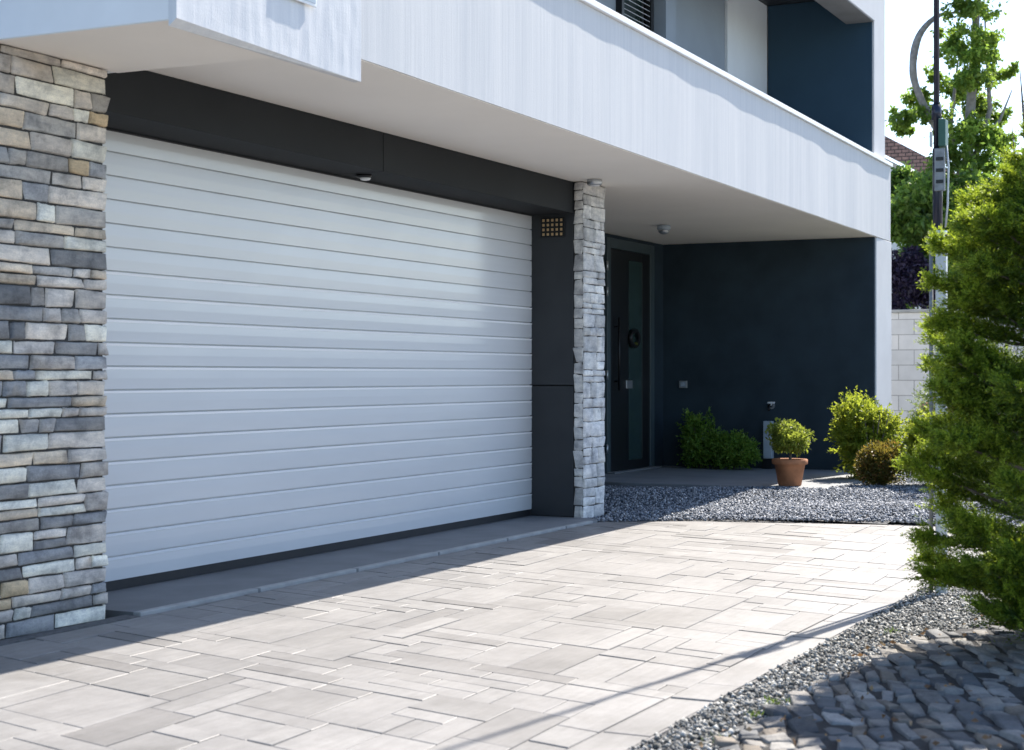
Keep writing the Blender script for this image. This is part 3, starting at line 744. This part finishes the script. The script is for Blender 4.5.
V,F=leaves(p,u,.045*r.uniform(.6,1.3,420),.035*r.uniform(.6,1.3,420),seed=9); link_mesh('blossom',V,F,M['pink'],t,False)
t=shrub('flowering_shrub','pink flowered shrub seen through the conifer in front of the block wall','shrub',(19.5,2.1,.0),(.45,.5,.45),M['silver'],360,.06,.026,seed=26,shoot=(.2,11))
p,u=blob_points(500,(19.45,2.1,.62),(.42,.5,.36),r,7,.35,.8)
V,F=leaves(p,u,.05*r.uniform(.6,1.3,500),.04*r.uniform(.6,1.3,500),seed=19); link_mesh('blossom',V,F,M['pink'],t,False)

# potted tree
px,py,pz=15.50,4.545,.084
pt=thing('potted_tree','small round clipped tree in a terracotta pot on the porch edge','potted plant',(px,py,pz))
m=MB(); m.lathe([(.105,0),(.112,.01),(.145,.20),(.150,.205),(.168,.207),(.172,.215),(.172,.25),(.165,.256),(.150,.252),(.148,.225)],(px,py,pz),36); obj('pot',m,M['terracotta'],pt,True).modifiers.new('e','EDGE_SPLIT').split_angle=R(50)
m=MB(); m.lathe([(.146,.222),(.10,.228),(.02,.232)],(px,py,pz),24); obj('soil',m,M['earth'],pt,True)
m=MB(); m.tube([(px,py,pz+.22),(px+.006,py-.004,pz+.30),(px-.004,py+.004,pz+.37)],[.016,.012,.009],8)
for k in range(6):
    a=k*1.05; m.tube([(px,py,pz+.33),(px+.07*math.cos(a),py+.07*math.sin(a),pz+.42)],[.008,.003],6)
obj('trunk',m,M['bark'],pt,True)
r=np.random.default_rng(31); p,u=blob_points(3600,(px,py,pz+.465),(.23,.23,.175),r,24,.42,.4)
V,F=leaves(p,u+r.normal(size=u.shape)*.6,.036*r.uniform(.6,1.3,3600),.024*r.uniform(.6,1.3,3600),seed=32); link_mesh('crown',V,F,M['box'],pt,False)

# foreground conifer
def conifer(loc):
    r=np.random.default_rng(77)
    t=thing('conifer','bushy dark green conifer in the right foreground beside the metal pole','tree',loc)
    zs=[.02,.15,.35,.7,1.0,1.2,1.5,1.75,1.95,2.12,2.3]; rs=[.50,.57,.64,.76,.74,.71,.64,.51,.36,.20,.05]
    x0,y0,_=loc
    m=MB(); m.tube([(x0,y0,-.02),(x0+.02,y0,.8),(x0-.01,y0+.01,1.7),(x0,y0,2.2)],[.055,.04,.025,.006],9); obj('trunk',m,M['bark'],t,True)
    NB=195
    bz=np.concatenate([r.uniform(.10,2.12,NB-14),r.uniform(1.6,2.2,14)]); ba=r.uniform(0,2*np.pi,NB)
    br=MB(); P=[];D=[];Ls=[];P2=[];D2=[];L2=[]
    for z,a in zip(bz,ba):
        lump=.86+.20*mnoise.noise((math.cos(a)*1.9,math.sin(a)*1.9,z*2.8))+r.uniform(-.20,.16)
        Rr=max(.12,np.interp(z,zs,rs)*lump)
        up=r.uniform(-.05,.45)
        z0=max(.03,z-Rr*up)
        tip=np.array((x0+Rr*math.cos(a),y0+Rr*math.sin(a),z+.06))
        s0=np.array((x0,y0,z0)); mid=(s0+tip)/2+np.array((0,0,-.05*Rr))
        br.tube([s0,s0*.55+mid*.45+np.array((0,0,-.005)),mid,mid*.4+tip*.6,tip],[.014,.011,.008,.005,.002],5,False)
        out=(tip-mid); out/=np.linalg.norm(out)
        lat=np.cross(out,(0,0,1.0)); lat/=np.linalg.norm(lat); nrm=np.cross(lat,out)
        ns=int(30+Rr*120); hw=r.uniform(.13,.21)*min(1,.5+Rr*.8)
        for q in range(ns):
            f=.34+.66*r.random()**.85
            p=s0*(1-f)**2+2*mid*f*(1-f)+tip*f*f
            sd=r.choice((-1,1))*r.uniform(.35,1.0); d=out*.85+lat*sd+nrm*r.normal(.12,.28)
            L=hw*(1.22-f)/.62*r.uniform(.6,1.15)+.035
            if f>.72 or r.random()<.10: P2.append(p+d*L*.35);D2.append(d);L2.append(L*.8)
            P.append(p);D.append(d);Ls.append(L)
    obj('branches',br,M['bark'],t,True)
    V,F=shoots(np.array(P),np.array(D),np.array(Ls),26,.024,.0075,78,droop=.06,spread=.42)
    link_mesh('crown',V,F,M['conifer'],t,False)
    V,F=shoots(np.array(P2),np.array(D2),np.array(L2),24,.021,.0065,79,droop=.02,spread=.42)
    link_mesh('new_growth',V,F,M['tips'],t,False)
    return t
conifer((7.10,.83,0))

# background trees
def tree(name,label,loc,trunk,limbs,clusters,mat,bark,nper,L,W,seed,lr=(.55,1.0)):
    r=np.random.default_rng(seed); t=thing(name,label,'tree',loc)
    m=MB(); m.tube(trunk[0],trunk[1],10)
    for pts,rad in limbs: m.tube(pts,rad,8)
    obj('trunk',m,bark,t,True)
    VV=[];FF=[];n=0
    P=[];U=[]
    for (c,rad,k) in clusters:                    # sprays of leaves on short twigs, gaussian round each limb end
        N=int(nper*k); K=max(10,int(46*k)); rad=np.array(rad)
        sub=np.array(c)+np.clip(r.normal(size=(K,3))*.52,-1.15,1.15)*rad; ax=unit(K,r); ax[:,2]=ax[:,2]*.6-.15
        q=r.integers(0,K,N); f=r.normal(size=(N,1))
        p=sub[q]+ax[q]*f*.16*rad.mean()*1.6+r.normal(size=(N,3))*.075*rad.mean()*1.6
        P.append(p); U.append(ax[q]*np.sign(f)*.6+r.normal(size=(N,3))*.5)
    P=np.concatenate(P);U=np.concatenate(U)
    V,F=leaves(P,U+r.normal(size=U.shape)*.9+np.array((0,0,-.25)),L*r.uniform(.6,1.25,len(P)),W*r.uniform(.6,1.25,len(P)),seed=seed)
    link_mesh('crown',V,F,mat,t,False)
    return t
def at(u,v,t):                                    # point seen at photo pixel (u, v), t metres ahead
    s=(u-512)/FPX; return (t*(ca+sa*s), t*(sa-ca*s), H+(375-v)/FPX*t)
# tall light tree beyond the wall
T=27.0; b=at(968,0,T); r=random.Random(4)
cl=[]
def cadd(u,v,t,ru,rv,k):
    cl.append((at(u,v,t),(ru*t/FPX*1.0,ru*t/FPX,rv*t/FPX),k))
for u,v,ru,rv,k in [(980,-35,30,34,.45),(972,12,22,20,.32),(958,42,16,16,.25),(988,45,18,16,.25),(975,70,24,18,.35),(998,78,14,10,.16),(955,92,18,14,.28),(985,105,20,12,.28),(915,98,16,10,.17),(903,116,10,8,.12),(925,112,12,8,.12),(968,128,24,13,.36),(990,140,18,12,.25),(955,158,20,13,.32),(985,165,22,13,.3),(1003,118,10,8,.1),(905,128,9,6,.08),(935,75,8,8,.06)]:
    cadd(u,v,T+r.uniform(-.7,.7),ru,rv,k)
A0=at(950,190,T)
def curve(pts,n=28):
    pts=np.array(pts); k=np.linspace(0,len(pts)-1,n); out=[]
    for x in k:
        i=min(int(x),len(pts)-2); f=x-i; a,b,c,d=pts[max(i-1,0)],pts[i],pts[i+1],pts[min(i+2,len(pts)-1)]
        out.append(tuple(.5*((2*b)+(c-a)*f+(2*a-5*b+4*c-d)*f*f+(3*b-a-3*c+d)*f**3)))
    return out
limbs=[(curve([at(966,175,T),at(940,135,T),at(918,92,T),at(913,65,T),at(919,36,T),at(936,17,T),at(956,12,T)]),list(np.interp(np.linspace(0,1,28),[0,.3,.6,.8,1],[.05,.06,.065,.045,.012]))),
       ([at(966,200,T),at(950,130,T),at(958,60,T)],[.06,.04,.015]),([at(968,180,T),at(990,110,T),at(985,20,T)],[.06,.04,.015]),([at(968,150,T),at(1000,120,T),at(1012,90,T)],[.04,.025,.01])]
tree('leafy_tree','tall airy light green tree with one bare curved grey limb behind the block wall',(b[0],b[1],-.05),
     ([(b[0],b[1],-.05),at(966,250,T),at(968,150,T),at(976,20,T),at(985,-60,T)],[.16,.13,.09,.06,.02]),limbs,cl,M['maple'],M['pale_bark'],3900,.095,.054,41)
# dense green tree lower down
T=25.3; cl=[]
for u,v,ru,rv,k in [(905,185,20,18,.8),(925,205,26,22,1.2),(905,225,22,20,.9),(955,215,28,28,1.3),(985,200,30,28,1.3),(1012,225,30,30,1.3),(960,260,34,28,1.3),(925,250,22,22,.8),(1000,270,36,34,1.4),(940,290,30,22,.9),(1030,190,26,30,.9)]:
    cadd(u,v,T+r.uniform(-.5,.9),ru,rv,k)
b=at(965,0,T+.3)
tree('leafy_tree','dense mid green tree rising just behind the pale block wall',(b[0],b[1],-.05),([(b[0],b[1],-.05),at(965,300,T+.3),at(960,220,T+.3)],[.13,.1,.04]),
     [([at(965,300,T+.3),at(920,220,T)],[.05,.015]),([at(965,300,T+.3),at(1010,230,T)],[.05,.015])],cl,M['dense'],M['bark'],2200,.12,.065,42)
# purple shrub behind the wall
T=24.6; b=at(905,0,T)
t=thing('purple_shrub','dark purple leaved shrub showing over the block wall beside the house','shrub',(b[0],b[1],-.05))
r2=np.random.default_rng(43); P=[];U=[]
for u,v,ru,rv,n_ in [(900,290,20,26,1500),(915,280,18,24,1300),(890,265,18,24,900),(908,258,14,14,600),(932,295,18,20,900),(905,340,34,40,1500)]:
    p,uu=blob_points(n_,at(u,v,T),(ru*T/FPX,ru*T/FPX,rv*T/FPX),r2,7,.5,.3); P.append(p);U.append(uu)
P=np.concatenate(P);U=np.concatenate(U); V,F=leaves(P,U+r2.normal(size=U.shape)*.8,.085*r2.uniform(.6,1.2,len(P)),.05*r2.uniform(.6,1.2,len(P)),seed=44); link_mesh('foliage',V,F,M['purple'],t,False)
m=MB()
for k in range(5): m.tube([(b[0],b[1],-.05),at(885+k*10,280,T)],[.03,.008],6)
obj('stems',m,M['bark'],t,True)
# slim bare-twigged tree at the right edge
T=18.0; cl=[]
for u,v,ru,rv,k in [(1024,215,14,16,.35),(1012,235,14,16,.4),(1035,180,16,20,.4),(1040,110,18,24,.3),(1022,165,8,10,.12)]:
    cadd(u,v,T,ru,rv,k)
b=at(1035,0,T)
tree('slim_tree','thin tree with bare dark twigs at the right edge of the view',(b[0],b[1],-.05),([(b[0],b[1],-.05),at(1034,250,T),at(1024,120,T),at(1020,70,T)],[.06,.04,.015,.004]),
     [([at(1030,210,T),at(1014,150,T),at(1012,125,T)],[.012,.007,.003]),([at(1032,240,T),at(1008,200,T),at(1003,175,T)],[.012,.007,.003]),([at(1026,150,T),at(1038,90,T)],[.01,.003])],cl,M['conifer'],M['bark'],900,.075,.022,45)

# block wall
bw=thing('block_wall','pale concrete block garden wall behind the shrubs right of the house','wall',(23.5,0,0))
m=MB(); m.box(23.4,23.62,-14,9,-.06,2.03); obj('masonry',m,M['block'],bw)
m=MB(); m.box(23.37,23.65,-14,9,2.032,2.075); obj('wall_cap',m,M['kerb'],bw,bevel=.006)
# neighbour
nh=thing('neighbour_house','pale neighbouring house with red brown tiled gable roof beyond the trees','house',(42,12,0))
m=MB(); m.prism_x([(8.3,-.06),(16.3,-.06),(16.3,5.8),(12.3,8.1),(8.3,5.8)],38.4,46); obj('wall',m,M['cream'],nh)
m=MB(); m.prism_x([(7.75,6.02),(12.3,8.62),(16.85,6.02),(16.85,5.58),(12.3,8.18),(7.75,5.58)],38.0,46.4); obj('roof',m,M['tiles'],nh)

# ------------------------------------------------------------------ metal pole
PX,PY=8.85,1.79
po=thing('service_pole','slim metal service pole with green box and cable tray standing behind the conifer','pole',(PX,PY,-.01))
m=MB(); m.box(PX-.026,PX+.026,PY-.048,PY+.008,-.01,1.83); obj('post',m,M['galv'],po,bevel=.006)
m=MB(); m.tube([(PX-.01,PY+.032,-.01),(PX-.01,PY+.032,1.84)],.011,12); obj('conduit',m,M['tray'],po,True)
m=MB(); m.lathe([(.03,0),(.056,.0),(.056,.018),(.036,.022),(.036,.06),(.05,.062),(.05,.078),(.03,.08)],(PX,PY,1.835),20); obj('collar',m,M['steel'],po,True).modifiers.new('e','EDGE_SPLIT').split_angle=R(40)
m=MB(); m.tube([(PX,PY,1.90),(PX,PY,2.35)],.026,14); obj('sleeve',m,M['tube'],po,True)
m=MB(); m.tube([(PX,PY+.006,2.35),(PX,PY+.006,6.2)],[.016,.012],12)
m.tube([(PX,PY+.006,2.50),(PX,PY+.006,2.58)],.026,12); obj('mast',m,M['tube'],po,True)
m=MB(); m.box(PX-.05,PX-.026,PY-.046,PY+.008,2.12,2.345); 
tr=obj('cable_tray',m,M['tray'],po,bevel=.003)
for k in range(3):
    m=MB(); m.box(PX-.054,PX-.0505,PY-.040,PY-.002,2.16+k*.06,2.178+k*.06); obj('slot',m,M['black'],tr)
m=MB(); m.box(PX-.05,PX+.03,PY-.050,PY-.012,2.355,2.50); bo=obj('junction_box',m,M['greenbox'],po,bevel=.005)
m=MB(); m.tube([(PX-.02,PY-.050,2.36),(PX-.02,PY-.060,2.25),(PX-.02,PY-.056,2.05),(PX-.02,PY-.045,1.93)],.006,6); obj('cable',m,M['galv'],po,True)
m=MB(); m.box(PX-.02,PX+.01,PY+.028,PY+.040,2.36,2.44); obj('bracket',m,M['galv'],po,bevel=.003)

# ------------------------------------------------------------------ grass tufts and litter
r=np.random.default_rng(55)
tufts=[(5.62,1.70),(5.40,1.70),(7.4,1.70),(8.7,1.62),(8.62,1.56),(5.0,1.70)]
C=[];D=[];LL=[]
for (x,y) in tufts:
    n_=int(r.integers(25,55)); C.append(np.stack([x+r.normal(0,.035,n_),y+r.normal(0,.018,n_),np.full(n_,-.01)],1)); D.append(np.stack([r.normal(0,.5,n_),r.normal(0,.5,n_),np.ones(n_)],1)); LL.append(r.uniform(.012,.034,n_))
C=np.concatenate(C);D=np.concatenate(D);LL=np.concatenate(LL)
V,F=leaves(C,D,LL,LL*.10+.001,seed=3); tag(link_mesh('grass',V,F,M['grass'],None,False),'small green weed and grass tufts at the edge of the chippings','grass',kind='stuff')
n_=170; x=r.uniform(4.2,8.2,n_); y=np.minimum(r.uniform(.7,1.75,n_),strip_low(x)+r.normal(.0,.04,n_))
z=np.where(y<strip_low(x)-.03,cobz(x,y)+.022,.012)
C=np.stack([x,y,z],1); D=np.stack([r.normal(size=n_),r.normal(size=n_),r.normal(0,.15,n_)],1); LL=r.uniform(.012,.032,n_)
V,F=leaves(C,D,LL,LL*.6,seed=8); tag(link_mesh('fallen_leaves',V,F,M['dry'],None,False),'dry brown fallen leaves scattered along the edge of the cobbles','leaves',kind='stuff')
